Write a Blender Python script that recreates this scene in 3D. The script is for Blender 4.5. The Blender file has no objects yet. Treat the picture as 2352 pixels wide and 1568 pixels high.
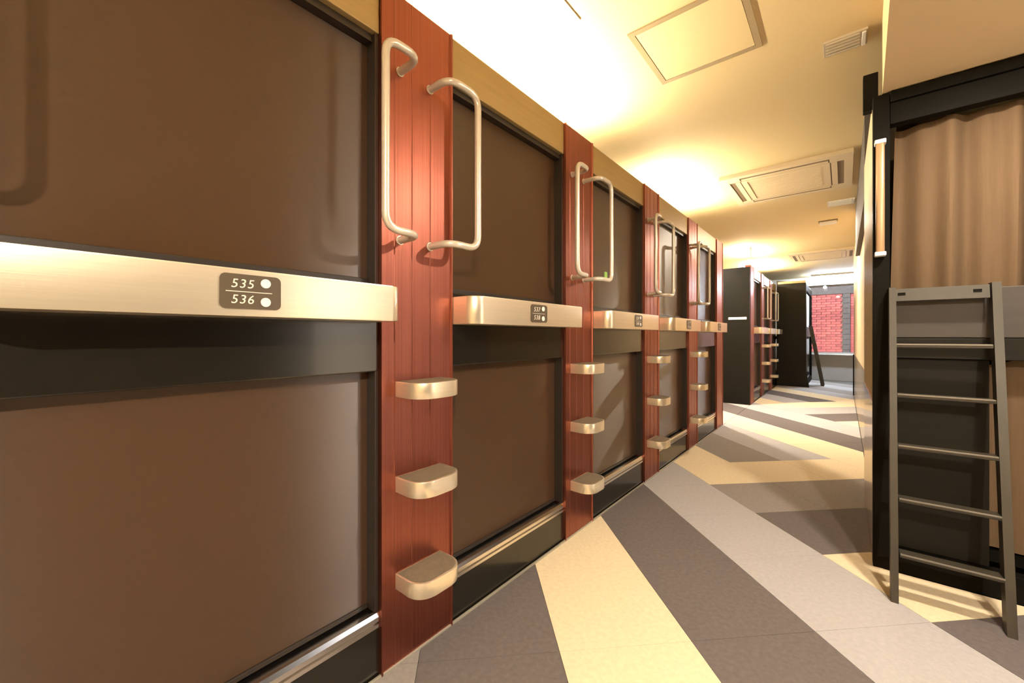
import bpy, bmesh, math, random
from mathutils import Vector, Matrix
random.seed(7)
C = bpy.context.scene.collection
S = bpy.context.scene
PI = math.pi

# ------------------------------------------------------------------ camera
TH = math.atan(761 / 930)
EYE = 1.1016
cam = bpy.data.cameras.new('camera')
cam.sensor_width = 36
cam.lens = 930 / 2352 * 36
cam.shift_y = -12 / 2352
cam.clip_start = 0.02
co = bpy.data.objects.new('camera', cam)
C.objects.link(co)
co.location = (0, 0, EYE)
co.rotation_euler = (PI / 2, 0, TH)
S.camera = co

# ------------------------------------------------------------------ sky, sun, exposure
S.view_settings.view_transform = 'Standard'
S.view_settings.look = 'None'
S.view_settings.gamma = 1
S.view_settings.use_curve_mapping = False
S.view_settings.exposure = -0.02
S.cycles.max_bounces = 8
S.cycles.diffuse_bounces = 5
S.cycles.caustics_reflective = False
S.cycles.caustics_refractive = False
S.cycles.sample_clamp_indirect = 6
w = bpy.data.worlds.new('sky')
S.world = w
w.use_nodes = True
wn = w.node_tree.nodes
sk = wn.new('ShaderNodeTexSky')
sk.sky_type = 'PREETHAM' if False else 'HOSEK_WILKIE'
sk.sun_direction = (-0.3, -0.75, 0.6)
sk.turbidity = 3.0
wn['Background'].inputs['Strength'].default_value = 45.0
w.node_tree.links.new(sk.outputs[0], wn['Background'].inputs['Color'])
sun = bpy.data.lights.new('sun', 'SUN')
sun.energy = 2.0
sun.color = (1, 0.93, 0.84)
sun.angle = 0.02
so = bpy.data.objects.new('sun', sun)
C.objects.link(so)
so.rotation_euler = Vector((0.25, 0.8, -0.75)).to_track_quat('-Z', 'Y').to_euler()

LAMP_TUBE = 260.0        # emission of the warm tubes on top of the sleeping units
LAMP_SPOT = 46.0        # watts of a recessed downlight
WARM = (1.0, 0.82, 0.55)
SPOTC = (1.0, 0.86, 0.68)

# ------------------------------------------------------------------ materials
def mat(name, col, rough=0.5, metal=0.0, spec=0.5, coat=0.0, noise=0.0, nscale=(40, 40, 40), bump=0.0, bscale=(300, 300, 300), aniso=0.0, coat_rough=0.05):
    m = bpy.data.materials.new(name)
    m.use_nodes = True
    nt = m.node_tree
    b = nt.nodes['Principled BSDF']
    b.inputs['Base Color'].default_value = (*col, 1)
    b.inputs['Roughness'].default_value = rough
    b.inputs['Metallic'].default_value = metal
    b.inputs['Specular IOR Level'].default_value = spec
    b.inputs['Coat Weight'].default_value = coat
    b.inputs['Coat Roughness'].default_value = coat_rough
    b.inputs['Anisotropic'].default_value = aniso
    if noise or bump:
        tc = nt.nodes.new('ShaderNodeTexCoord')
    if noise:
        mp = nt.nodes.new('ShaderNodeMapping')
        mp.inputs['Scale'].default_value = nscale
        n = nt.nodes.new('ShaderNodeTexNoise')
        n.inputs['Scale'].default_value = 1.0
        n.inputs['Detail'].default_value = 4
        cr = nt.nodes.new('ShaderNodeMapRange')
        cr.inputs['From Min'].default_value = 0.3
        cr.inputs['From Max'].default_value = 0.7
        cr.inputs['To Min'].default_value = 1 - noise
        cr.inputs['To Max'].default_value = 1 + noise
        mx = nt.nodes.new('ShaderNodeVectorMath')
        mx.operation = 'SCALE'
        mx.inputs[0].default_value = col
        nt.links.new(tc.outputs['Object'], mp.inputs['Vector'])
        nt.links.new(mp.outputs[0], n.inputs['Vector'])
        nt.links.new(n.outputs['Fac'], cr.inputs['Value'])
        nt.links.new(cr.outputs[0], mx.inputs['Scale'])
        nt.links.new(mx.outputs[0], b.inputs['Base Color'])
    if bump:
        mp2 = nt.nodes.new('ShaderNodeMapping')
        mp2.inputs['Scale'].default_value = bscale
        n2 = nt.nodes.new('ShaderNodeTexNoise')
        n2.inputs['Scale'].default_value = 1.0
        n2.inputs['Detail'].default_value = 3
        bp = nt.nodes.new('ShaderNodeBump')
        bp.inputs['Strength'].default_value = bump
        bp.inputs['Distance'].default_value = 0.002
        nt.links.new(tc.outputs['Object'], mp2.inputs['Vector'])
        nt.links.new(mp2.outputs[0], n2.inputs['Vector'])
        nt.links.new(n2.outputs['Fac'], bp.inputs['Height'])
        nt.links.new(bp.outputs[0], b.inputs['Normal'])
    return m

def emit(name, col, strength):
    m = bpy.data.materials.new(name)
    m.use_nodes = True
    b = m.node_tree.nodes['Principled BSDF']
    b.inputs['Base Color'].default_value = (*col, 1)
    b.inputs['Emission Color'].default_value = (*col, 1)
    b.inputs['Emission Strength'].default_value = strength
    return m

M = {}
M['ceiling'] = mat('ceiling_paint', (0.76, 0.61, 0.35), 0.75, bump=0.05, bscale=(90, 90, 90))
M['soffit'] = mat('soffit_paint', (0.93, 0.71, 0.41), 0.75, bump=0.05, bscale=(90, 90, 90))
M['wall'] = mat('cream_wall', (0.74, 0.58, 0.36), 0.6, bump=0.05, bscale=(60, 60, 60))
M['gloss_wall'] = mat('glossy_cream_laminate', (0.70, 0.56, 0.36), 0.16, coat=0.6, coat_rough=0.08)
M['grey_wall'] = mat('grey_paint', (0.40, 0.38, 0.36), 0.7, bump=0.05, bscale=(60, 60, 60))
M['grey_gloss'] = mat('grey_beam', (0.13, 0.12, 0.115), 0.8, spec=0.1)
M['slab'] = mat('subfloor', (0.10, 0.09, 0.08), 0.9)
cp = dict(rough=0.95, spec=0.15, bump=0.6, bscale=(420, 420, 420), nscale=(55, 55, 55))
M['cream'] = mat('cream_carpet', (0.82, 0.68, 0.46), noise=0.06, **cp)
M['dark'] = mat('charcoal_carpet', (0.140, 0.123, 0.124), noise=0.10, **cp)
M['mid'] = mat('grey_carpet', (0.29, 0.262, 0.248), noise=0.08, **cp)
M['light'] = mat('pale_grey_carpet', (0.445, 0.427, 0.432), noise=0.06, **cp)
M['copper'] = mat('copper_anodised', (0.31, 0.104, 0.074), 0.38, metal=1.0, noise=0.12, nscale=(1, 110, 0.5), bump=0.25, bscale=(1, 420, 0.8))
M['header'] = mat('bronze_header', (0.46, 0.34, 0.155), 0.42, metal=0.3, noise=0.05, nscale=(60, 3, 60))
M['screen'] = mat('brown_screen', (0.052, 0.0265, 0.0138), 0.42, spec=0.95, aniso=1.0, noise=0.07, nscale=(90, 90, 90))
M['screen'].node_tree.nodes['Principled BSDF'].inputs['Anisotropic Rotation'].default_value = 0.25
M['black_gloss'] = mat('black_gloss', (0.011, 0.009, 0.006), 0.22, coat=0.15)
M['black_satin'] = mat('black_satin', (0.006, 0.0055, 0.0042), 0.6, spec=0.05, noise=0.1, nscale=(4, 4, 40))
M['black_panel'] = mat('black_board', (0.010, 0.0090, 0.0065), 0.5, spec=0.14, noise=0.12, nscale=(3, 3, 50))
M['jamb'] = mat('dark_jamb', (0.02, 0.015, 0.012), 0.4)
M['alu'] = mat('champagne_aluminium', (0.92, 0.80, 0.60), 0.30, metal=0.75, noise=0.03, nscale=(60, 2, 160), bump=0.03, bscale=(60, 4, 500), aniso=0.3)
M['rail'] = mat('silver_rail', (0.80, 0.76, 0.70), 0.22, metal=1.0)
M['handle'] = mat('cream_coated_tube', (0.80, 0.74, 0.63), 0.28, metal=0.35)
M['pad'] = mat('tread_pad', (0.17, 0.132, 0.088), 0.7, bump=0.5, bscale=(200, 200, 200), noise=0.12, nscale=(80, 80, 80))
M['plate'] = mat('plate_brown', (0.085, 0.066, 0.045), 0.35)
M['white'] = mat('white_plastic', (0.85, 0.83, 0.78), 0.4)
M['ink'] = mat('white_ink', (0.80, 0.74, 0.64), 0.5)
M['body'] = mat('pod_shell', (0.10, 0.09, 0.08), 0.7)
M['curtain'] = mat('tan_curtain', (0.122, 0.079, 0.045), 0.85, spec=0.2, noise=0.06, nscale=(160, 160, 8), bump=0.25, bscale=(400, 400, 400))
M['ladder'] = mat('black_ladder', (0.040, 0.035, 0.026), 0.42, spec=0.35, noise=0.1, nscale=(30, 30, 4))
M['edge_highlight'] = mat('dull_edge_highlight', (0.20, 0.18, 0.15), 0.5, metal=0.6)  # lighter colour standing in for the highlight on the rung edges
M['guard'] = mat('dark_grey_board', (0.050, 0.044, 0.040), 0.5, spec=0.3, noise=0.06, nscale=(3, 30, 30))
M['grip'] = mat('tan_grip', (0.36, 0.23, 0.125), 0.3, metal=0.3)
M['ac'] = mat('ac_plastic', (0.72, 0.60, 0.42), 0.5)
M['ac_dark'] = mat('ac_slot', (0.16, 0.115, 0.07), 0.6)
M['hatch_frame'] = mat('hatch_frame', (0.36, 0.285, 0.17), 0.45)
M['vent'] = mat('vent_grey', (0.50, 0.44, 0.34), 0.5)
M['strip'] = mat('floor_trim', (0.45, 0.42, 0.34), 0.35, metal=0.4)
M['green'] = mat('green_tag', (0.25, 0.50, 0.08), 0.5)
M['brick'] = mat('red_brick', (0.55, 0.10, 0.075), 0.9, noise=0.2, nscale=(20, 20, 20))
M['brick2'] = mat('red_brick_dark', (0.40, 0.075, 0.06), 0.9, noise=0.2, nscale=(20, 20, 20))
M['mortar'] = mat('mortar', (0.46, 0.25, 0.21), 0.95)
M['stone'] = mat('grey_stone', (0.11, 0.075, 0.06), 0.9, noise=0.2, nscale=(15, 15, 15))
M['pave'] = mat('pavement', (0.45, 0.44, 0.42), 0.9)
M['tube'] = emit('lamp_tube', WARM, LAMP_TUBE)
M['disc'] = emit('lamp_disc', SPOTC, 40.0)
M['cool'] = emit('cool_lamp', (0.76, 0.88, 1.0), 260.0)
M['bulb'] = emit('lamp_bulb', (1, 0.92, 0.8), 2.5)
gl = bpy.data.materials.new('window_glass')
gl.use_nodes = True
nt = gl.node_tree
nt.nodes.remove(nt.nodes['Principled BSDF'])
tr = nt.nodes.new('ShaderNodeBsdfTransparent')
tr.inputs[0].default_value = (0.95, 0.97, 0.96, 1)
gs = nt.nodes.new('ShaderNodeBsdfGlossy')
gs.inputs['Roughness'].default_value = 0.02
fr = nt.nodes.new('ShaderNodeFresnel')
fr.inputs[0].default_value = 1.45
mx = nt.nodes.new('ShaderNodeMixShader')
nt.links.new(fr.outputs[0], mx.inputs[0])
nt.links.new(tr.outputs[0], mx.inputs[1])
nt.links.new(gs.outputs[0], mx.inputs[2])
nt.links.new(mx.outputs[0], nt.nodes['Material Output'].inputs[0])
M['glass'] = gl
fg = bpy.data.materials.new('frosted_glass')
fg.use_nodes = True
nt = fg.node_tree
nt.nodes.remove(nt.nodes['Principled BSDF'])
tl = nt.nodes.new('ShaderNodeBsdfTranslucent')
tl.inputs[0].default_value = (0.85, 0.72, 0.62, 1)
tp = nt.nodes.new('ShaderNodeBsdfTransparent')
tp.inputs[0].default_value = (0.92, 0.72, 0.62, 1)
ms = nt.nodes.new('ShaderNodeMixShader')
ms.inputs[0].default_value = 0.93
nt.links.new(tl.outputs[0], ms.inputs[1])
nt.links.new(tp.outputs[0], ms.inputs[2])
nt.links.new(ms.outputs[0], nt.nodes['Material Output'].inputs[0])
M['frosted'] = fg

# ------------------------------------------------------------------ helpers
def tobj(name, bm, m, parent=None, smooth=False, loc=(0, 0, 0)):
    me = bpy.data.meshes.new(name)
    bmesh.ops.recalc_face_normals(bm, faces=bm.faces[:])
    bm.to_mesh(me)
    bm.free()
    me.materials.append(M[m] if isinstance(m, str) else m)
    if smooth:
        for p in me.polygons:
            p.use_smooth = True
        try:
            me.set_sharp_from_angle(angle=math.radians(38))
        except Exception:
            pass
    o = bpy.data.objects.new(name, me)
    C.objects.link(o)
    o.location = loc
    if parent:
        o.parent = parent
    return o

def thing(name, label, cat, loc=(0, 0, 0), rz=0, group=None):
    o = bpy.data.objects.new(name, None)
    o.empty_display_size = 0.1
    C.objects.link(o)
    o.location = loc
    o.rotation_euler = (0, 0, rz)
    tag(o, label, cat, group)
    return o

def tag(o, label, cat, group=None):
    o['label'] = label
    o['category'] = cat
    if group:
        o['group'] = group
    return o

def struct(o):
    o['kind'] = 'structure'
    return o

def box(bm, x0, x1, y0, y1, z0, z1, bev=0.0, seg=2):
    vs = [bm.verts.new((x, y, z)) for x in (x0, x1) for y in (y0, y1) for z in (z0, z1)]
    f = []
    for q in ((0, 1, 3, 2), (4, 6, 7, 5), (0, 4, 5, 1), (2, 3, 7, 6), (0, 2, 6, 4), (1, 5, 7, 3)):
        f.append(bm.faces.new([vs[i] for i in q]))
    if bev:
        es = set()
        for a in f:
            es.update(a.edges)
        bmesh.ops.bevel(bm, geom=list(es), offset=bev, segments=seg, affect='EDGES', profile=0.5)
    return bm

def B(x0, x1, y0, y1, z0, z1, bev=0.0, seg=2):
    return box(bmesh.new(), x0, x1, y0, y1, z0, z1, bev, seg)

def prism(bm, pts, axis, a, b, bev=0.0):
    # extrude a closed 2-D outline along an axis from a to b
    def P(u, v, t):
        return {'z': (u, v, t), 'x': (t, u, v), 'y': (u, t, v)}[axis]
    lo = [bm.verts.new(P(u, v, a)) for u, v in pts]
    hi = [bm.verts.new(P(u, v, b)) for u, v in pts]
    f1 = bm.faces.new(lo)
    f2 = bm.faces.new(hi)
    n = len(pts)
    for i in range(n):
        bm.faces.new((lo[i], lo[(i + 1) % n], hi[(i + 1) % n], hi[i]))
    if bev:
        bmesh.ops.bevel(bm, geom=list(f1.edges) + list(f2.edges), offset=bev, segments=2, affect='EDGES', profile=0.5)
    return bm

def arc(cx, cy, r, a0, a1, n):
    return [(cx + r * math.cos(a0 + (a1 - a0) * i / n), cy + r * math.sin(a0 + (a1 - a0) * i / n)) for i in range(n + 1)]

def rrect(u0, u1, v0, v1, r, n=5):
    return (arc(u1 - r, v1 - r, r, 0, PI / 2, n) + arc(u0 + r, v1 - r, r, PI / 2, PI, n)
            + arc(u0 + r, v0 + r, r, PI, 1.5 * PI, n) + arc(u1 - r, v0 + r, r, 1.5 * PI, 2 * PI, n))

def tube(bm, pts, r, bend=0.03, n=12, seg=6, cap=True):
    P = [Vector(p) for p in pts]
    path = [P[0]]
    for i in range(1, len(P) - 1):
        a, b, c = P[i - 1], P[i], P[i + 1]
        d1, d2 = (a - b).normalized(), (c - b).normalized()
        k = min(bend, (a - b).length * 0.48, (c - b).length * 0.48)
        s, e = b + d1 * k, b + d2 * k
        for j in range(seg + 1):
            t = j / seg
            path.append(s * (1 - t) ** 2 + b * 2 * t * (1 - t) + e * t ** 2)
    path.append(P[-1])
    rings = []
    nrm = None
    for i, p in enumerate(path):
        d = (path[min(i + 1, len(path) - 1)] - path[max(i - 1, 0)]).normalized()
        if nrm is None:
            nrm = d.orthogonal().normalized()
        nrm = (nrm - d * nrm.dot(d)).normalized()
        bi = d.cross(nrm)
        rings.append([bm.verts.new(p + (nrm * math.cos(2 * PI * k / n) + bi * math.sin(2 * PI * k / n)) * r) for k in range(n)])
    for a, b in zip(rings, rings[1:]):
        for k in range(n):
            bm.faces.new((a[k], a[(k + 1) % n], b[(k + 1) % n], b[k]))
    if cap:
        bm.faces.new(rings[0])
        bm.faces.new(rings[-1])
    return bm

def cyl(bm, c, axis, r, h, n=20):
    c = Vector(c)
    d = {'x': Vector((1, 0, 0)), 'y': Vector((0, 1, 0)), 'z': Vector((0, 0, 1))}[axis]
    return tube(bm, [c, c + d * h], r, n=n)

def ring(bm, r0, r1, z0, z1, n=28):
    v = [[bm.verts.new((r * math.cos(2 * PI * k / n), r * math.sin(2 * PI * k / n), z)) for k in range(n)] for r, z in ((r0, z0), (r1, z0), (r1, z1), (r0, z1))]
    for a in range(4):
        for k in range(n):
            bm.faces.new((v[a][k], v[a][(k + 1) % n], v[(a + 1) % 4][(k + 1) % n], v[(a + 1) % 4][k]))
    return bm

def dup(root, loc, label, group=None, rz=None):
    r = root.copy()
    C.objects.link(r)
    r.location = loc
    if rz is not None:
        r.rotation_euler = (0, 0, rz)
    r['label'] = label
    if group:
        r['group'] = group
    for ch in list(root.children):
        c = ch.copy()
        C.objects.link(c)
        c.parent = r
        for g in list(ch.children):
            d = g.copy()
            C.objects.link(d)
            d.parent = c
    return r

# ------------------------------------------------------------------ dimensions
XW = -1.166               # front plane of the sleeping units
ZT = 2.251                # their top
ZC = EYE + 1.51           # ceiling
PITCH = 1.1217
PW = 0.3074               # width of a ladder post
OW = PITCH - PW           # width of a unit opening
Y0 = 0.7458               # left edge of the first visible post
YB, YE = -1.5, 12.9       # back wall, end wall
XL, XR = -3.4, 2.1
BX_END = 1.712             # far side of the near bunk
XS = 0.15                 # glossy side wall of the corridor

# ------------------------------------------------------------------ floor of carpet tiles
fl = struct(tobj('floor', B(XL - 0.1, XR + 0.1, YB - 0.1, YE + 0.1, -0.12, -0.008), 'slab'))
G, Q0, P0 = 0.4855, 0.306, 1.392
BYI = {-3: 'light', -2: 'mid', -1: 'dark', 0: 'cream', 1: 'dark', 2: 'light', 3: 'cream', 4: 'mid', 5: 'light', 6: 'cream', 7: 'dark', 8: 'light',
       9: 'cream', 10: 'light', 11: 'dark', 12: 'cream', 13: 'light', 14: 'mid', 15: 'light'}
BYJ = {-3: 'mid', -2: 'light', -1: 'dark', 0: 'cream', 1: 'dark', 2: 'mid', 3: 'cream', 4: 'mid', 5: 'light', 6: 'cream', 7: 'dark', 8: 'light', 9: 'cream'}

def tile_colour(i, j):
    if i < 3:
        return BYI.get(i, ('dark', 'cream', 'mid')[i % 3])
    if i < 9:
        return BYJ.get(j, ('dark', 'cream', 'light')[j % 3]) if j <= 3 else BYI[i]
    return BYJ.get(j, 'mid') if j <= 9 else BYI.get(i, ('light', 'mid', 'cream')[i % 3])

def clip(poly, x0, x1, y0, y1):
    for ax, lim, sgn in ((0, x0, 1), (0, x1, -1), (1, y0, 1), (1, y1, -1)):
        out = []
        for k in range(len(poly)):
            a, b = poly[k - 1], poly[k]
            ia, ib = (a[ax] - lim) * sgn >= 0, (b[ax] - lim) * sgn >= 0
            if ia != ib:
                t = (lim - a[ax]) / (b[ax] - a[ax])
                out.append((a[0] + (b[0] - a[0]) * t, a[1] + (b[1] - a[1]) * t))
            if ib:
                out.append(b)
        poly = out
        if len(poly) < 3:
            return None
    return poly

def area(p):
    return abs(sum(p[k - 1][0] * p[k][1] - p[k][0] * p[k - 1][1] for k in range(len(p)))) / 2

ZONES = [(BX_END, XR, 2.60, 3.20), (XW + 0.012, XR, YB, 2.60), (XW + 0.012, XS - 0.004, 2.60, 9.90), (XW + 0.012, XR, 9.90, YE), (-3.35, XW + 0.008, 5.56, 7.42)]
e = 0.0009
for i in range(-6, 17):
    for j in range(-6, 19):
        for zi, zn in enumerate(ZONES):
            qs, ps = (Q0 + G * i + e, Q0 + G * (i + 1) - e), (P0 + G * j + e, P0 + G * (j + 1) - e)
            R2 = 2 ** 0.5
            poly = [((q - p) / R2, (q + p) / R2) for q, p in ((qs[0], ps[0]), (qs[1], ps[0]), (qs[1], ps[1]), (qs[0], ps[1]))]
            poly = clip(poly, *zn)
            if not poly or area(poly) < 0.0004:
                continue
            cx_, cy_ = sum(p[0] for p in poly) / len(poly), sum(p[1] for p in poly) / len(poly)
            bm = bmesh.new()
            prism(bm, [(p[0] - cx_, p[1] - cy_) for p in poly], 'z', -0.0075, random.uniform(-0.0004, 0.0))
            tobj('carpet_tile', bm, tile_colour(i, j), fl, loc=(cx_, cy_, 0))

# ------------------------------------------------------------------ shell
struct(tobj('ceiling', B(XL - 0.1, XR + 0.1, YB - 0.1, YE + 0.25, ZC, ZC + 0.2), 'ceiling'))
struct(tobj('wall_left', B(XL - 0.1, XL, YB - 0.1, YE + 0.1, -0.1, ZC), 'wall'))
struct(tobj('wall_back', B(XL, XR, YB - 0.1, YB, -0.1, ZC), 'wall'))
bm = bmesh.new()
box(bm, XR, XR + 0.1, YB - 0.1, 2.02, -0.1, ZC)
box(bm, XR, XR + 0.1, 2.88, YE + 0.1, -0.1, ZC)
box(bm, XR, XR + 0.1, 2.02, 2.88, 2.2, ZC)
box(bm, XR, XR + 0.1, 2.02, 2.88, -0.1, 0.05)
struct(tobj('wall_right', bm, 'wall'))
w2 = struct(bpy.data.objects.new('window_2', None))
C.objects.link(w2)
w2.location = (XR, 2.02, 0.05)
bm = bmesh.new()
for q in ((0.0, 0.03, 0, 2.15), (0.83, 0.86, 0, 2.15), (0.03, 0.83, 0, 0.03), (0.03, 0.83, 2.12, 2.15)):
    box(bm, 0.02, 0.07, *q)
tobj('window_frame', bm, 'white', w2)
tobj('frosted_pane', B(0.040, 0.048, 0.03, 0.83, 0.03, 2.12), 'frosted', w2)
# long glossy side wall, built of laminate panels with recessed joints
side = struct(tobj('wall_side', B(XS + 0.02, XS + 0.12, 3.66, 9.87, 0, ZC), 'jamb'))
ya = 3.66
for yb in (4.52, 5.86, 7.20, 8.54, 9.87):
    tobj('wall_panel', B(XS, XS + 0.02, ya + 0.006, yb - 0.006, 0.79, ZC, 0.002), 'wall', side)
    tobj('wall_panel', B(XS, XS + 0.02, ya + 0.006, yb - 0.006, 0.0, 0.782, 0.002), 'gloss_wall', side)
    ya = yb
struct(tobj('wall_side_return', B(XS + 0.12, XR, 9.77, 9.87, 0, ZC), 'wall'))
struct(tobj('trim_1', B(XS - 0.012, XS + 0.03, 9.872, 9.90, 0, 0.76), 'black_satin'))
# lower soffit on the right, its edge running slightly askew to the corridor
bm = bmesh.new()
sx = lambda y: 0.144 + (y - 2.6) * 0.0296
prism(bm, [(sx(YB), YB), (XR, YB), (XR, 3.20), (BX_END, 3.20), (BX_END, 2.62), (sx(2.62), 2.62)], 'z', ZT + 0.002, ZC)
struct(tobj('trim_2', bm, 'soffit'))
struct(tobj('wall_nook', B(BX_END, XR, 3.20, 3.28, 0, ZC), 'wall'))
# grey beam along the right top corner of the corridor
struct(tobj('trim_3', B(0.112, XS - 0.001, 3.66, 6.3, 2.05, ZC), 'grey_gloss'))
# end wall with window opening
WX0, WX1, WZ0, WZ1 = -0.69, 1.9, 0.665, 2.385
bm = bmesh.new()
box(bm, XL, WX0, YE, YE + 0.15, 0, ZC)
box(bm, WX1, XR, YE, YE + 0.15, 0, ZC)
box(bm, WX0, WX1, YE, YE + 0.15, WZ1, ZC)
struct(tobj('wall_end', bm, M['white']))
struct(tobj('wall_end_lower', B(WX0, WX1, YE, YE + 0.15, 0, WZ0 - 0.03), 'grey_wall'))
tobj_s = struct(tobj('trim_4', B(WX0 - 0.02, XR, YE - 0.02, YE, 0, WZ0 - 0.03), 'grey_wall'))
win = struct(bpy.data.objects.new('window_1', None))
C.objects.link(win)
win.location = (WX0, YE, WZ0)
ww, wh = WX1 - WX0, WZ1 - WZ0
bm = bmesh.new()
box(bm, 0, 0.035, 0.03, 0.08, 0, wh)
box(bm, ww - 0.035, ww, 0.03, 0.08, 0, wh)
box(bm, 0.035, ww - 0.035, 0.03, 0.08, wh - 0.035, wh)
box(bm, 0.035, ww - 0.035, 0.03, 0.08, 0, 0.035)
tobj('window_frame', bm, 'grey_wall', win)
tobj('window_sill', B(-0.03, ww + 0.03, -0.09, 0.10, -0.03, 0.0, 0.004), 'white', win)
tobj('pane', B(0.035, ww - 0.035, 0.052, 0.058, 0.035, wh - 0.035), 'glass', win)
tobj('blind_case', B(-0.05, ww + 0.05, -0.09, -0.002, wh, wh + 0.10, 0.012), 'white', win)
# thin metal edge strip where the carpet meets the sleeping units
struct(tobj('baseboard_left', B(XW + 0.002, XW + 0.011, Y0 - PITCH, 5.54, -0.006, 0.006, 0.001), 'strip'))
# side passage between the two rows: floor comes with the tiles, its walls are the unit ends
# unseen dark cladding right of the camera, added to darken reflections in the screens
clad = struct(tobj('wall_right_unseen_cladding', B(XR - 0.05, XR, YB, 1.98, 0, ZT), 'black_panel'))

# ------------------------------------------------------------------ sleeping unit (two berths)
def text_mesh(s, size, shear):
    cu = bpy.data.curves.new('t', 'FONT')
    cu.body = s
    cu.size = size
    cu.shear = shear
    cu.space_character = 1.15
    cu.extrude = 0.0004
    cu.align_x = 'CENTER'
    cu.align_y = 'CENTER'
    o = bpy.data.objects.new('t', cu)
    C.objects.link(o)
    dg = bpy.context.evaluated_depsgraph_get()
    me = bpy.data.meshes.new_from_object(o.evaluated_get(dg))
    bpy.data.objects.remove(o)
    # text plane: its x runs along +y of the world, its y along +z, facing +x
    me.transform(Matrix(((0, 0, 1, 0), (1, 0, 0, 0), (0, 1, 0, 0), (0, 0, 0, 1))))
    return me

def number_plate(root, yc, zc, xf, top, bottom):
    bm = bmesh.new()
    prism(bm, rrect(yc - 0.0615, yc + 0.0615, zc - 0.0385, zc + 0.0385, 0.012), 'x', xf, xf + 0.003)
    pl = tobj('number_plate', bm, 'plate', root)
    for s, dz in ((top, 0.0165), (bottom, -0.0185)):
        me = text_mesh(s, 0.0275, 0.18)
        me.name = 'room_number'
        me.materials.clear()
        me.materials.append(M['ink'])
        o = bpy.data.objects.new('room_number', me)
        C.objects.link(o)
        o.parent = pl
        o.location = (xf + 0.0034, yc - 0.0185, zc + dz)
    tobj('divider_line', B(xf + 0.003, xf + 0.0036, yc - 0.050, yc + 0.042, zc - 0.0012, zc + 0.0004), 'ink', pl)
    for dz in (0.0215, -0.0215):
        bm = bmesh.new()
        cyl(bm, (xf + 0.002, yc + 0.0285, zc + dz), 'x', 0.0105, 0.003, 24)
        tobj('call_button', bm, 'white', pl, True)
    return pl

def sleeping_unit(y0, wdt, label, nums, group, zt=ZT, s0=PW / 2, s1=PW / 2):
    t = thing('sleeping_capsule', label, 'capsule bed', (XW, y0, 0), 0, group)
    W = wdt
    tobj('shell', B(-2.02, -0.075, -s0 + 0.002, W + s1 - 0.002, 0.0, 2.238), 'body', t)
    tobj('header', B(-0.074, 0.0, 0.001, W - 0.001, 2.083, zt, 0.003), 'header', t)
    for s in (0, 1):
        y = 0.001 if s == 0 else W - 0.0135
        tobj('jamb', B(-0.074, -0.006, y, y + 0.0125, 0.207, 2.082), 'jamb', t)
    tobj('top_track', B(-0.074, -0.02, 0.014, W - 0.014, 2.058, 2.082), 'jamb', t)
    bm = bmesh.new()
    box(bm, -0.060, -0.052, 0.014, W - 0.014, 1.272, 2.057)
    us = tobj('upper_screen', bm, 'screen', t)
    tobj('screen_bar', B(-0.062, -0.044, 0.014, W - 0.014, 1.271, 1.292, 0.003), 'jamb', us)
    tobj('middle_band', B(-0.074, -0.004, 0.001, W - 0.001, 0.987, 1.27, 0.004), 'black_gloss', t)
    ls = tobj('lower_screen', B(-0.060, -0.052, 0.014, W - 0.014, 0.207, 0.986), 'screen', t)
    tobj('screen_bar', B(-0.062, -0.046, 0.014, W - 0.014, 0.207, 0.222, 0.003), 'jamb', ls)
    # silver bottom track with two ridges
    pts = [(-0.074, 0.160), (0.002, 0.160), (0.002, 0.171), (-0.008, 0.173), (-0.008, 0.178), (0.002, 0.180), (0.002, 0.194), (-0.004, 0.206),
           (-0.016, 0.206), (-0.018, 0.198), (-0.074, 0.198)]
    bm = bmesh.new()
    prism(bm, pts, 'y', 0.001, W - 0.001)
    tobj('bottom_track', bm, 'rail', t)
    tobj('kick_panel', B(-0.074, -0.004, 0.001, W - 0.001, 0.0, 0.159), 'black_gloss', t)
    # ledge with rounded front corners
    R = 0.05
    out = [(-0.003, 0.002), (0.126 - R, 0.002)] + arc(0.126 - R, 0.002 + R, R, -PI / 2, 0, 8)[1:] + arc(0.126 - 0.035, W - 0.002 - 0.035, 0.035, 0, PI / 2, 8) + [(-0.003, W - 0.002)]
    bm = bmesh.new()
    prism(bm, out, 'z', 1.147, 1.252, 0.003)
    tobj('ledge', bm, 'alu', t, True)
    if nums:
        number_plate(t, 0.405, 1.2015, 0.1258, *nums)
    return t

ORD = ['behind the camera beside the nearest red post', 'nearest the camera, left of the first red post', 'between the first and second red posts',
       'between the second and third red posts', 'between the third and fourth red posts', 'farthest in the near row, before its end post']
NUM = [('533', '534'), ('535', '536'), ('537', '538'), ('539', '540'), ('541', '542'), ('543', '544')]
for k in range(0, 6):
    y = Y0 - OW + (k - 1) * PITCH
    lb = 'brown two-tier sleeping capsule ' + ORD[k]
    if k == 1:
        lb = 'brown two-tier sleeping capsule with plate 535 536, nearest the camera'
    sleeping_unit(y, OW, lb, NUM[k], 'sleeping capsules of the near row')

# ------------------------------------------------------------------ red ladder posts
def post_profile():
    W = PW
    p = [(-0.074, 0.0), (0.012, 0.0), (0.012, 0.006), (0.006, 0.009)]
    for fr_ in (0.17, 0.40, 0.66):
        y = W * fr_
        p += [(0.006, y - 0.0025), (0.0072, y), (0.006, y + 0.0025)]
    p += [(0.006, W - 0.009), (0.012, W - 0.006), (0.012, W), (-0.074, W)]
    return p

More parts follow.
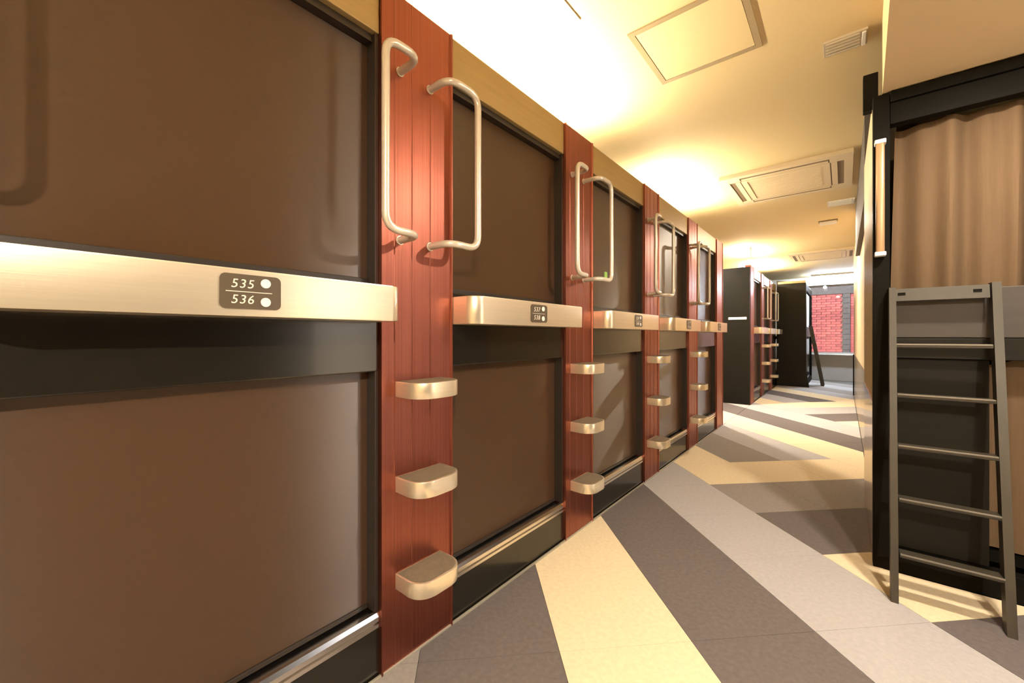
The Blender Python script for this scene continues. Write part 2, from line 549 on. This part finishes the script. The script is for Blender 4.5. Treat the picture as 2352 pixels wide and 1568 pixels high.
STEPS = (0.950, 0.631, 0.307)
def step_post(y0, label, group=None, fittings=True):
    t = thing('ladder_post', label, 'post', (XW, y0, 0), 0, group)
    bm = bmesh.new()
    prism(bm, post_profile(), 'z', 0.0, ZT)
    tobj('post_panel', bm, 'copper', t)
    if not fittings:
        return t
    yc = PW / 2
    for z in STEPS:
        hw, q, R, th = 0.0975, 0.136, 0.062, 0.052
        out = [(0.003, yc - hw), (q - R, yc - hw)] + arc(q - R, yc - hw + R, R, -PI / 2, 0, 8)[1:] + arc(q - R, yc + hw - R, R, 0, PI / 2, 8) + [(0.003, yc + hw)]
        bm = bmesh.new()
        prism(bm, out, 'z', z - th, z, 0.002)
        s = tobj('step', bm, 'alu', t, True)
        d = 0.007
        inn = [(0.012, yc - hw + d), (q - R, yc - hw + d)] + arc(q - R, yc - hw + R, R - d, -PI / 2, 0, 8)[1:] + arc(q - R, yc + hw - R, R - d, 0, PI / 2, 8) + [(0.012, yc + hw - d)]
        bm = bmesh.new()
        prism(bm, inn, 'z', z - 0.002, z + 0.0015)
        tobj('tread_pad', bm, 'pad', s)
    for m0, b0 in ((-0.080, -0.205), (0.048, 0.188)):
        bm = bmesh.new()
        z1, z2, so_ = 1.994, 1.4255, 0.112
        tube(bm, [(0.004, yc + m0, z1), (so_, yc + m0, z1), (so_, yc + b0, z1), (so_, yc + b0, z2), (so_, yc + m0, z2), (0.004, yc + m0, z2)], 0.0125, 0.05)
        h = tobj('grab_handle', bm, 'handle', t, True)
        for z in (z1, z2):
            bm = bmesh.new()
            cyl(bm, (0.005, yc + m0, z), 'x', 0.0155, 0.004, 20)
            tobj('flange', bm, 'handle', h, True)
    return t

PL = ['red copper ladder post out of view left of the nearest capsule', 'red copper ladder post nearest the camera, with large steps and handles',
      'second red ladder post from the camera, green tag on its handle', 'third red ladder post from the camera, between two brown capsules',
      'fourth red ladder post from the camera, next to the last near capsule', '']
for k in range(0, 5):
    step_post(Y0 + (k - 1) * PITCH, PL[k], 'ladder posts of the near row')
step_post(Y0 + 4 * PITCH, 'plain red end post closing the near capsule row, without steps', fittings=False)

# green tag on the lower arm of the second post's right handle
gy = Y0 + PITCH + PW / 2 + 0.115
bm = bmesh.new()
prism(bm, rrect(-0.016, 0.016, -0.0, 0.032, 0.004, 3), 'x', -0.002, 0.002)
g = tobj('hanging_tag', bm, 'green', None, loc=(XW + 0.112, gy, 1.4255 + 0.0125))
tag(g, 'small green tag clipped on the lower arm of a handle', 'tag')

# ------------------------------------------------------------------ second row of sleeping capsules
Y2 = 7.43
ep = tobj('end_panel', B(-3.20, XW + 0.006, Y2, Y2 + 0.045, 0, 2.217, 0.003), 'black_panel')
ep.name = 'partition_panel'
tag(ep, 'tall black partition panel closing the far capsule row, white plaque on it', 'panel')
pq = tobj('wall_plaque', B(-1.467, -1.203, Y2 - 0.008, Y2 - 0.0005, 1.372, 1.412, 0.003), 'white')
tag(pq, 'narrow blank white plaque mounted on the black partition panel', 'sign')
ya = Y2 + 0.05
e2 = step_post(ya, 'plain red end post behind the black partition panel', fittings=False)
P1, P2 = 8.60, 8.60 + PITCH
sleeping_unit(ya + PW + 0.001, P1 - ya - PW - 0.002, 'far-row sleeping capsule just behind the black partition panel', None, 'sleeping capsules of the far row')
step_post(P1, 'red ladder post in the far row, nearer of its two', 'ladder posts of the far row')
sleeping_unit(P1 + PW, OW, 'far-row sleeping capsule between its two red ladder posts', None, 'sleeping capsules of the far row')
step_post(P2, 'red ladder post in the far row, next to the black bunk end', 'ladder posts of the far row')
sleeping_unit(P2 + PW, 0.72, 'far-row sleeping capsule half hidden behind the black bunk end', None, 'sleeping capsules of the far row', s1=0.002)

# ------------------------------------------------------------------ warm lamp tubes lying on top of the capsules
def lamp_tube(y0, y1, label, x=-1.33):
    L = y1 - y0
    t = thing('lamp_tube', label, 'lamp', (x, y0, 2.238), 0, 'warm tube lamps above the capsules')
    tobj('batten', B(-0.03, 0.03, 0, L, 0.0005, 0.035, 0.004), 'white', t)
    for y in (0.01, L - 0.03):
        tobj('lamp_holder', B(-0.014, 0.014, y, y + 0.02, 0.035, 0.085, 0.003), 'white', t)
    bm = bmesh.new()
    cyl(bm, (0, 0.03, 0.068), 'y', 0.014, L - 0.06, 12)
    tobj('glow_tube', bm, 'tube', t, True)
    return t
lamp_tube(-1.35, 0.1, 'added unseen tube lamp for fill light, over the capsule behind the camera')  # added out of view for more ambient light from behind
lamp_tube(0.95, 2.60, 'warm tube lamp hidden over the two nearest capsules')
lamp_tube(3.55, 5.05, 'warm tube lamp hidden over the end of the near row')
lamp_tube(7.6, 8.8, 'warm tube lamp over the black partition panel end')
lamp_tube(9.3, 10.8, 'warm tube lamp over the far end of the far row')

# ------------------------------------------------------------------ downlights
def downlight(x, y, z, label, power=LAMP_SPOT, size=0.05, group='recessed downlights'):
    t = thing('downlight', label, 'lamp', (x, y, z), 0, group)
    tobj('trim_ring', ring(bmesh.new(), 0.052, 0.070, -0.006, -0.0005), 'white', t, True)
    bm = bmesh.new()
    cyl(bm, (0, 0, -0.004), 'z', 0.05, 0.0035, 24)
    tobj('diffuser', bm, 'disc', t)
    li = bpy.data.lights.new('downlight_glow', 'AREA')
    li.shape = 'DISK'
    li.size = size * 2
    li.energy = power
    li.color = SPOTC
    li.spread = math.radians(180)
    lo = bpy.data.objects.new('downlight_glow', li)
    C.objects.link(lo)
    lo.parent = t
    lo.location = (0, 0, -0.012)
    return t
downlight(0.52, 1.95, ZT, 'round downlight in the low soffit in front of the bunk')
downlight(0.95, -0.75, ZT, 'added unseen fill downlight in the low soffit beside the camera', 190)  # added out of view as frontal fill for the bunk curtains
downlight(-1.9, 6.45, ZC, 'round downlight over the side passage between the rows', 130)

# ------------------------------------------------------------------ ceiling fittings
def pol(c, z):
    return None
h0, h1, hy0, hy1 = -0.845, -0.322, 1.925, 2.447
hx0, hx1 = -0.836, -0.320
t = thing('ceiling_hatch', 'square access hatch with a grey frame in the ceiling', 'hatch', (-0.58, 2.19, ZC))
bm = bmesh.new()
a, b_ = 0.257, 0.229
for (x0, x1, y0, y1) in ((-a, a, -a, -b_), (-a, a, b_, a), (-a, -b_, -b_, b_), (b_, a, -b_, b_)):
    box(bm, x0, x1, y0, y1, -0.007, -0.0003)
tobj('hatch_frame', bm, 'hatch_frame', t)
tobj('hatch_panel', B(-b_ + 0.003, b_ - 0.003, -b_ + 0.003, b_ - 0.003, -0.005, -0.0003), 'ceiling', t)

def air_con(x, y, label):
    t = thing('air_conditioner', label, 'air conditioner', (x, y, ZC), 0, 'ceiling air conditioners')
    H = 0.49
    g1, g2 = 0.335, 0.43
    bm = bmesh.new()
    for (x0, x1, y0, y1) in ((-H, H, -H, -g2), (-H, H, g2, H), (-H, -g2, -g2, g2), (g2, H, -g2, g2)):
        box(bm, x0, x1, y0, y1, -0.035, -0.0005)
    for (x0, x1, y0, y1) in ((-g1, g1, -g1, -0.29), (-g1, g1, 0.29, g1), (-g1, -0.29, -0.29, 0.29), (0.29, g1, -0.29, 0.29)):
        box(bm, x0, x1, y0, y1, -0.035, -0.0005)
    for sx_ in (-1, 1):
        for sy_ in (-1, 1):
            x0, x1 = sorted((sx_ * 0.335, sx_ * g2))
            y0, y1 = sorted((sy_ * 0.335, sy_ * g2))
            box(bm, x0, x1, y0, y1, -0.034, -0.0005)
    tobj('fascia', bm, 'ac', t)
    bm = bmesh.new()
    for (x0, x1, y0, y1) in ((-g1, g1, -g2, -g1), (-g1, g1, g1, g2), (-g2, -g1, -g1, g1), (g1, g2, -g1, g1)):
        box(bm, x0, x1, y0, y1, -0.029, -0.0005)
    tobj('air_slot', bm, 'ac_dark', t)
    c = 0.382
    for rz in range(4):
        bm = bmesh.new()
        box(bm, -g1 + 0.01, g1 - 0.01, -c - 0.003, -c + 0.038, -0.034, -0.027)
        o = tobj('louvre', bm, 'ac', t)
        o.rotation_euler = (0, 0, rz * PI / 2)
    gr = tobj('intake_grille', B(-0.289, 0.289, -0.289, 0.289, -0.030, -0.0005), 'ac', t)
    for k in range(11):
        y = -0.25 + k * 0.05
        tobj('slat', B(-0.27, 0.27, y - 0.009, y + 0.009, -0.034, -0.030), 'ac', gr)
    return t
air_con(-0.425, 4.72, 'square ceiling air conditioner, nearer of the two, with dark air slots')
air_con(-0.30, 9.4, 'square ceiling air conditioner farther down, toward the window')

def vent(x, y, wx, wy, label, m='vent'):
    t = thing('ceiling_vent', label, 'vent', (x, y, ZC))
    tobj('vent_plate', B(-wx / 2, wx / 2, -wy / 2, wy / 2, -0.012, -0.0004, 0.002), m, t)
    n = 5
    for k in range(n):
        y_ = -wy / 2 + wy * (k + 0.5) / n
        tobj('slat', B(-wx / 2 + 0.012, wx / 2 - 0.03, y_ - wy * 0.025, y_ + wy * 0.025, -0.018, -0.012), m, t)
    tobj('vent_lamp', B(wx / 2 - 0.022, wx / 2 - 0.006, -wy / 2 + 0.01, wy / 2 - 0.01, -0.020, -0.012, 0.002), 'white', t)
    return t
vent(0.006, 2.69, 0.176, 0.135, 'small grey slotted vent in the ceiling near the bunk')
vent(-0.02, 5.86, 0.24, 0.20, 'pale slotted vent in the ceiling past the near air conditioner', 'white')
t = thing('ceiling_box', 'small white box on the ceiling mid corridor, with added fill light', 'lamp', (-0.155, 6.72, ZC))
tobj('box_base', B(-0.10, 0.10, -0.05, 0.05, -0.012, -0.0004, 0.002), 'ac_dark', t)
tobj('bottom_cover', B(-0.09, 0.09, -0.045, 0.045, -0.045, -0.012, 0.006), 'white', t)
li = bpy.data.lights.new('fill_glow', 'AREA')  # fill light added under the box to brighten the far floor
li.size = 0.08
li.energy = 75
li.color = SPOTC
lo = bpy.data.objects.new('fill_glow', li)
C.objects.link(lo)
lo.parent = t
lo.location = (0, 0, -0.048)
t = thing('ceiling_sensor', 'white rod shaped sensor on the ceiling above the nearest capsule', 'sensor', (-0.99, 1.60, ZC))
bm = bmesh.new()
box(bm, -0.022, 0.022, -0.10, 0.10, -0.006, -0.0004, 0.002)
tobj('sensor_body', bm, 'white', t, True)
# hanging bracket over the partition panel
t = thing('sign_bracket', 'small grey bracket hanging over the black partition panel', 'bracket', (-1.22, 7.9, ZC))
tobj('stem', B(-0.012, 0.012, -0.012, 0.012, -0.20, -0.0004), 'grey_wall', t)
tobj('foot_plate', B(-0.05, 0.05, -0.03, 0.03, -0.23, -0.20, 0.003), 'grey_wall', t)

# ------------------------------------------------------------------ near bunk bed
BX, BY, BW, BD = 0.11, 2.60, 1.60, 1.05
bk = thing('bunk_bed', 'black framed bunk bed on the right behind the ladder', 'bunk bed', (BX, BY, 0))
for x in (0.0, BW - 0.06):
    tobj('corner_post', B(x, x + 0.060, 0, 0.06, 0, 2.249, 0.003), 'black_satin', bk)
bm = bmesh.new()
box(bm, 0.061, BW - 0.061, 0.004, 0.06, 2.10, 2.198, 0.002)
tobj('top_beam', bm, 'black_satin', bk)
tobj('beam_cap', B(0.061, BW - 0.061, -0.010, 0.06, 2.199, 2.249, 0.003), 'black_satin', bk)
tobj('beam_end', B(-0.034, 0.022, 0.062, 0.11, 2.215, 2.395, 0.003), 'black_satin', bk)
tobj('guard_board', B(0.061, BW - 0.061, 0.010, 0.034, 1.095, 1.310, 0.003), 'guard', bk)
tobj('deck', B(0.061, BW - 0.061, 0.065, BD - 0.06, 1.06, 1.12), 'black_satin', bk)
tobj('lower_rail', B(0.061, BW - 0.061, 0.012, 0.05, 1.000, 1.093, 0.003), 'black_panel', bk)
tobj('lower_board', B(0.061, 0.375, 0.040, 0.058, 0.112, 0.998, 0.002), 'black_panel', bk)
tobj('base_board', B(0.061, BW - 0.061, 0.004, 0.06, 0.0, 0.110, 0.003), 'black_satin', bk)
tobj('lower_deck', B(0.061, BW - 0.061, 0.12, BD - 0.06, 0.11, 0.16), 'black_satin', bk)
tobj('side_panel', B(0.0, 0.035, 0.062, BD, 0.792, 2.249, 0.002), 'wall', bk)
tobj('lower_side_panel', B(0.0, 0.035, 0.062, BD, 0, 0.786, 0.002), 'gloss_wall', bk)
tobj('back_panel', B(0.036, BW, BD - 0.04, BD, 0, 2.249), 'black_panel', bk)
tobj('far_side_panel', B(BW - 0.035, BW, 0.062, BD - 0.042, 0, 2.249), 'black_panel', bk)
gb = tobj('grab_bar', B(0.008, 0.040, -0.040, -0.020, 1.485, 2.015, 0.008, 3), 'grip', bk, True)
for z in (1.478, 2.005):
    tobj('end_cap', B(0.004, 0.045, -0.043, -0.0005, z, z + 0.020, 0.004), 'white', gb)

def curtain(name, x0, x1, z0, z1, yb, label, folds, amp, lean=0.0, dip=0.0):
    n = 150
    bm = bmesh.new()
    rows = 14
    grid = []
    rnd = random.Random(folds)
    ph = [rnd.uniform(0, 6.28) for _ in range(4)]
    for side_ in (0, 1):
        g_ = []
        for r in range(rows + 1):
            tz = r / rows
            row = []
            for k in range(n + 1):
                u = k / n
                x = x0 + (x1 - x0) * u - lean * (1 - tz) * (1 - u)
                a_ = amp * (0.55 + 0.45 * (1 - tz))
                w_ = u * folds * 2 * PI
                y = a_ * (math.sin(w_ + 0.5 * math.sin(w_ * 0.37 + ph[0]) + 0.3 * tz + 0.75 * math.sin(w_)) + 0.45 * math.sin(w_ * 0.53 + ph[1]) + 0.25 * math.sin(w_ * 2.1 + ph[2] + tz))
                zt_ = z1 - dip * max(0.0, 1 - u * 8)
                row.append(bm.verts.new((x, yb + y + side_ * 0.004, z0 + (zt_ - z0) * tz)))
            g_.append(row)
        grid.append(g_)
    for g_ in grid:
        for r in range(rows):
            for k in range(n):
                bm.faces.new((g_[r][k], g_[r][k + 1], g_[r + 1][k + 1], g_[r + 1][k]))
    f_, b2 = grid
    for r in range(rows):
        for k in (0, n):
            bm.faces.new((f_[r][k], f_[r + 1][k], b2[r + 1][k], b2[r][k]))
    for k in range(n):
        for r in (0, rows):
            bm.faces.new((f_[r][k], f_[r][k + 1], b2[r][k + 1], b2[r][k]))
    o = tobj(name, bm, 'curtain', None, True)
    tag(o, label, 'curtain', 'tan bunk curtains')
    return o
curtain('bunk_curtain', 0.196, 1.64, 1.125, 2.105, 2.71, 'tan upper curtain hanging above the grey guard board', 7, 0.040, lean=0.02)
curtain('bunk_curtain', 0.485, 1.64, 0.175, 1.02, 2.70, 'tan lower curtain right of the ladder, under the guard board', 7, 0.018, dip=0.05)

# ------------------------------------------------------------------ ladder leaning on the near bunk
ld = thing('bunk_ladder', 'black wooden ladder leaning on the near bunk bed', 'ladder', (0.331, 2.325, 0))
SL = 0.187
def lean_bar(bm, xa, xb, z0, z1, dy0, dy1, dx0=0.0, dx1=0.0):
    # a bar that follows the slope of the ladder
    v = []
    for z, dx in ((z0, dx0), (z1, dx1)):
        for x in (xa + dx, xb + dx):
            for d in (dy0, dy1):
                v.append(bm.verts.new((x, SL * z + d, z)))
    for q in ((0, 1, 3, 2), (4, 6, 7, 5), (0, 2, 6, 4), (1, 5, 7, 3), (0, 4, 5, 1), (2, 3, 7, 6)):
        bm.faces.new([v[i] for i in q])
    return bm
tobj('stile', lean_bar(bmesh.new(), -0.172, -0.148, 0.0, 1.325, -0.028, 0.028, -0.006, 0.004), 'ladder', ld)
tobj('stile', lean_bar(bmesh.new(), 0.138, 0.164, 0.0, 1.325, -0.028, 0.028, -0.004, 0.005), 'ladder', ld)
for z in (0.194, 0.413, 0.631, 0.848, 1.067):
    y = SL * z
    rg = tobj('rung', B(-0.149, 0.140, y - 0.027, y + 0.032, z - 0.016, z, 0.003), 'ladder', ld)
    tobj('edge_highlight', B(-0.147, 0.137, y - 0.030, y - 0.022, z - 0.005, z + 0.0015, 0.001), 'edge_highlight', rg)  # light strip painting the highlight along the rung's front edge
bm = bmesh.new()
lean_bar(bm, -0.147, 0.139, 1.262, 1.318, -0.014, 0.006)
tb = tobj('top_board', bm, 'ladder', ld)
for x in (-0.125, 0.105):
    bm = bmesh.new()
    yy = SL * 1.295 - 0.014
    box(bm, x - 0.012, x + 0.012, yy - 0.004, yy + 0.002, 1.288, 1.300)
    tobj('hook', bm, 'black_satin', tb)

# ------------------------------------------------------------------ far bunk bed by the window and its ladder
fb = thing('bunk_bed', 'black bunk bed standing end on beside the window', 'bunk bed', (-1.16, 10.80, 0))
FW, FD = 0.54, 1.98
bm = bmesh.new()
prism(bm, [(0, 0), (FW + 0.05, 0), (FW, 0.35), (FW - 0.005, 2.26), (0, 2.34)], 'y', 0, 0.05)
tobj('end_board', bm, 'black_panel', fb)
tobj('head_rail', B(0.03, FW - 0.01, -0.02, 0.06, 2.262, 2.31, 0.004), 'header', fb)
for y in (0.055, FD - 0.05):
    tobj('corner_post', B(FW - 0.05, FW, y, y + 0.045, 0, 2.24, 0.003), 'black_satin', fb)
tobj('guard_board', B(FW - 0.03, FW - 0.005, 0.102, FD - 0.052, 1.09, 1.31, 0.003), 'guard', fb)
tobj('base_board', B(FW - 0.03, FW - 0.005, 0.102, FD - 0.052, 0.0, 0.12, 0.003), 'black_satin', fb)
tobj('top_beam', B(FW - 0.05, FW - 0.002, 0.102, FD - 0.052, 2.10, 2.24, 0.003), 'black_satin', fb)
tobj('deck', B(-0.4, FW - 0.055, 0.06, FD - 0.01, 1.04, 1.10), 'black_satin', fb)
tobj('lower_deck', B(-0.4, FW - 0.055, 0.06, FD - 0.01, 0.14, 0.20), 'black_satin', fb)
tobj('back_panel', B(-0.44, -0.402, 0.06, FD - 0.01, 0, 2.24), 'black_panel', fb)
l2 = thing('bunk_ladder', 'black ladder leaning on the far bunk by the window', 'ladder', (-0.355, 11.25, 0))
def lean2(bm, y0, y1, z0, z1, d0, d1, k=-0.165):
    v = [bm.verts.new((k * z + d, y, z)) for z in (z0, z1) for y in (y0, y1) for d in (d0, d1)]
    for q in ((0, 1, 3, 2), (4, 6, 7, 5), (0, 2, 6, 4), (1, 5, 7, 3), (0, 4, 5, 1), (2, 3, 7, 6)):
        bm.faces.new([v[i] for i in q])
    return bm
for y in (0.0, 0.31):
    tobj('stile', lean2(bmesh.new(), y, y + 0.025, 0, 1.34, -0.03, 0.03), 'ladder', l2)
for z in (0.194, 0.413, 0.631, 0.848, 1.067):
    tobj('rung', B(-0.165 * z - 0.025, -0.165 * z + 0.025, 0.026, 0.309, z - 0.016, z), 'ladder', l2)

# cool white linear lamp on the ceiling by the window
t = thing('linear_lamp', 'bright cool white linear lamp under the ceiling above the window', 'lamp', (-0.62, 12.40, ZC))
tobj('lamp_housing', B(0, 1.7, -0.06, 0.06, -0.05, -0.0005, 0.004), 'white', t)
tobj('bottom_cover', B(0.01, 1.69, -0.05, 0.05, -0.085, -0.05, 0.01), 'cool', t)

# pendant bulb by the window
t = thing('pendant_lamp', 'small globe bulb hanging in front of the window', 'lamp', (-0.35, 12.62, ZC))
bm = bmesh.new()
cyl(bm, (0, 0, -0.27), 'z', 0.004, 0.27, 8)
tobj('cord', bm, 'white', t)
bm = bmesh.new()
bmesh.ops.create_uvsphere(bm, u_segments=16, v_segments=10, radius=0.038, matrix=Matrix.Translation((0, 0, -0.305)))
tobj('bulb', bm, 'bulb', t, True)

# ------------------------------------------------------------------ brick building across the lane
FY = 15.5
struct(tobj('pavement', B(-6, 6, YE + 0.26, FY + 0.6, -0.16, -0.02), 'pave'))
bb = thing('brick_building', 'red brick building with a grey stone pier outside the window', 'building', (0, FY, 0))
tobj('wall_core', B(-3.0, 3.0, 0.03, 0.4, -0.02, 3.3), 'mortar', bb)
tobj('lintel_band', B(-3.0, 3.0, -0.05, 0.03, 2.36, 2.95, 0.01), 'stone', bb)
def brick_mesh(m):
    bm = box(bmesh.new(), -0.109, 0.109, -0.012, 0.03, -0.033, 0.033)
    me = bpy.data.meshes.new('brick')
    bmesh.ops.recalc_face_normals(bm, faces=bm.faces[:])
    bm.to_mesh(me)
    bm.free()
    me.materials.append(M[m])
    return me
bms = [brick_mesh('brick'), brick_mesh('brick'), brick_mesh('brick2')]
stone = bpy.data.meshes.new('stone_block')
bm = box(bmesh.new(), -0.085, 0.085, -0.035, 0.03, -0.075, 0.075, 0.006)
bm.to_mesh(stone)
bm.free()
stone.materials.append(M['stone'])
for r in range(24):
    z = 0.60 + r * 0.075
    for fa, fb in ((-1.20, -0.03), (0.17, 1.15)):
        x = fa - (0.115 if r % 2 else 0.0)
        while x < fb - 0.02:
            a_, b_ = max(x, fa), min(x + 0.218, fb)
            if b_ - a_ > 0.03:
                o = bpy.data.objects.new('brick', random.choice(bms))
                C.objects.link(o)
                o.parent = bb
                o.location = ((a_ + b_) / 2, random.uniform(-0.004, 0.004), z)
                o.scale = ((b_ - a_) / 0.218, 1, 1)
            x += 0.23
for r in range(12):
    o = bpy.data.objects.new('stone_block', stone)
    C.objects.link(o)
    o.parent = bb
    o.location = (0.07, 0, 0.62 + r * 0.154)
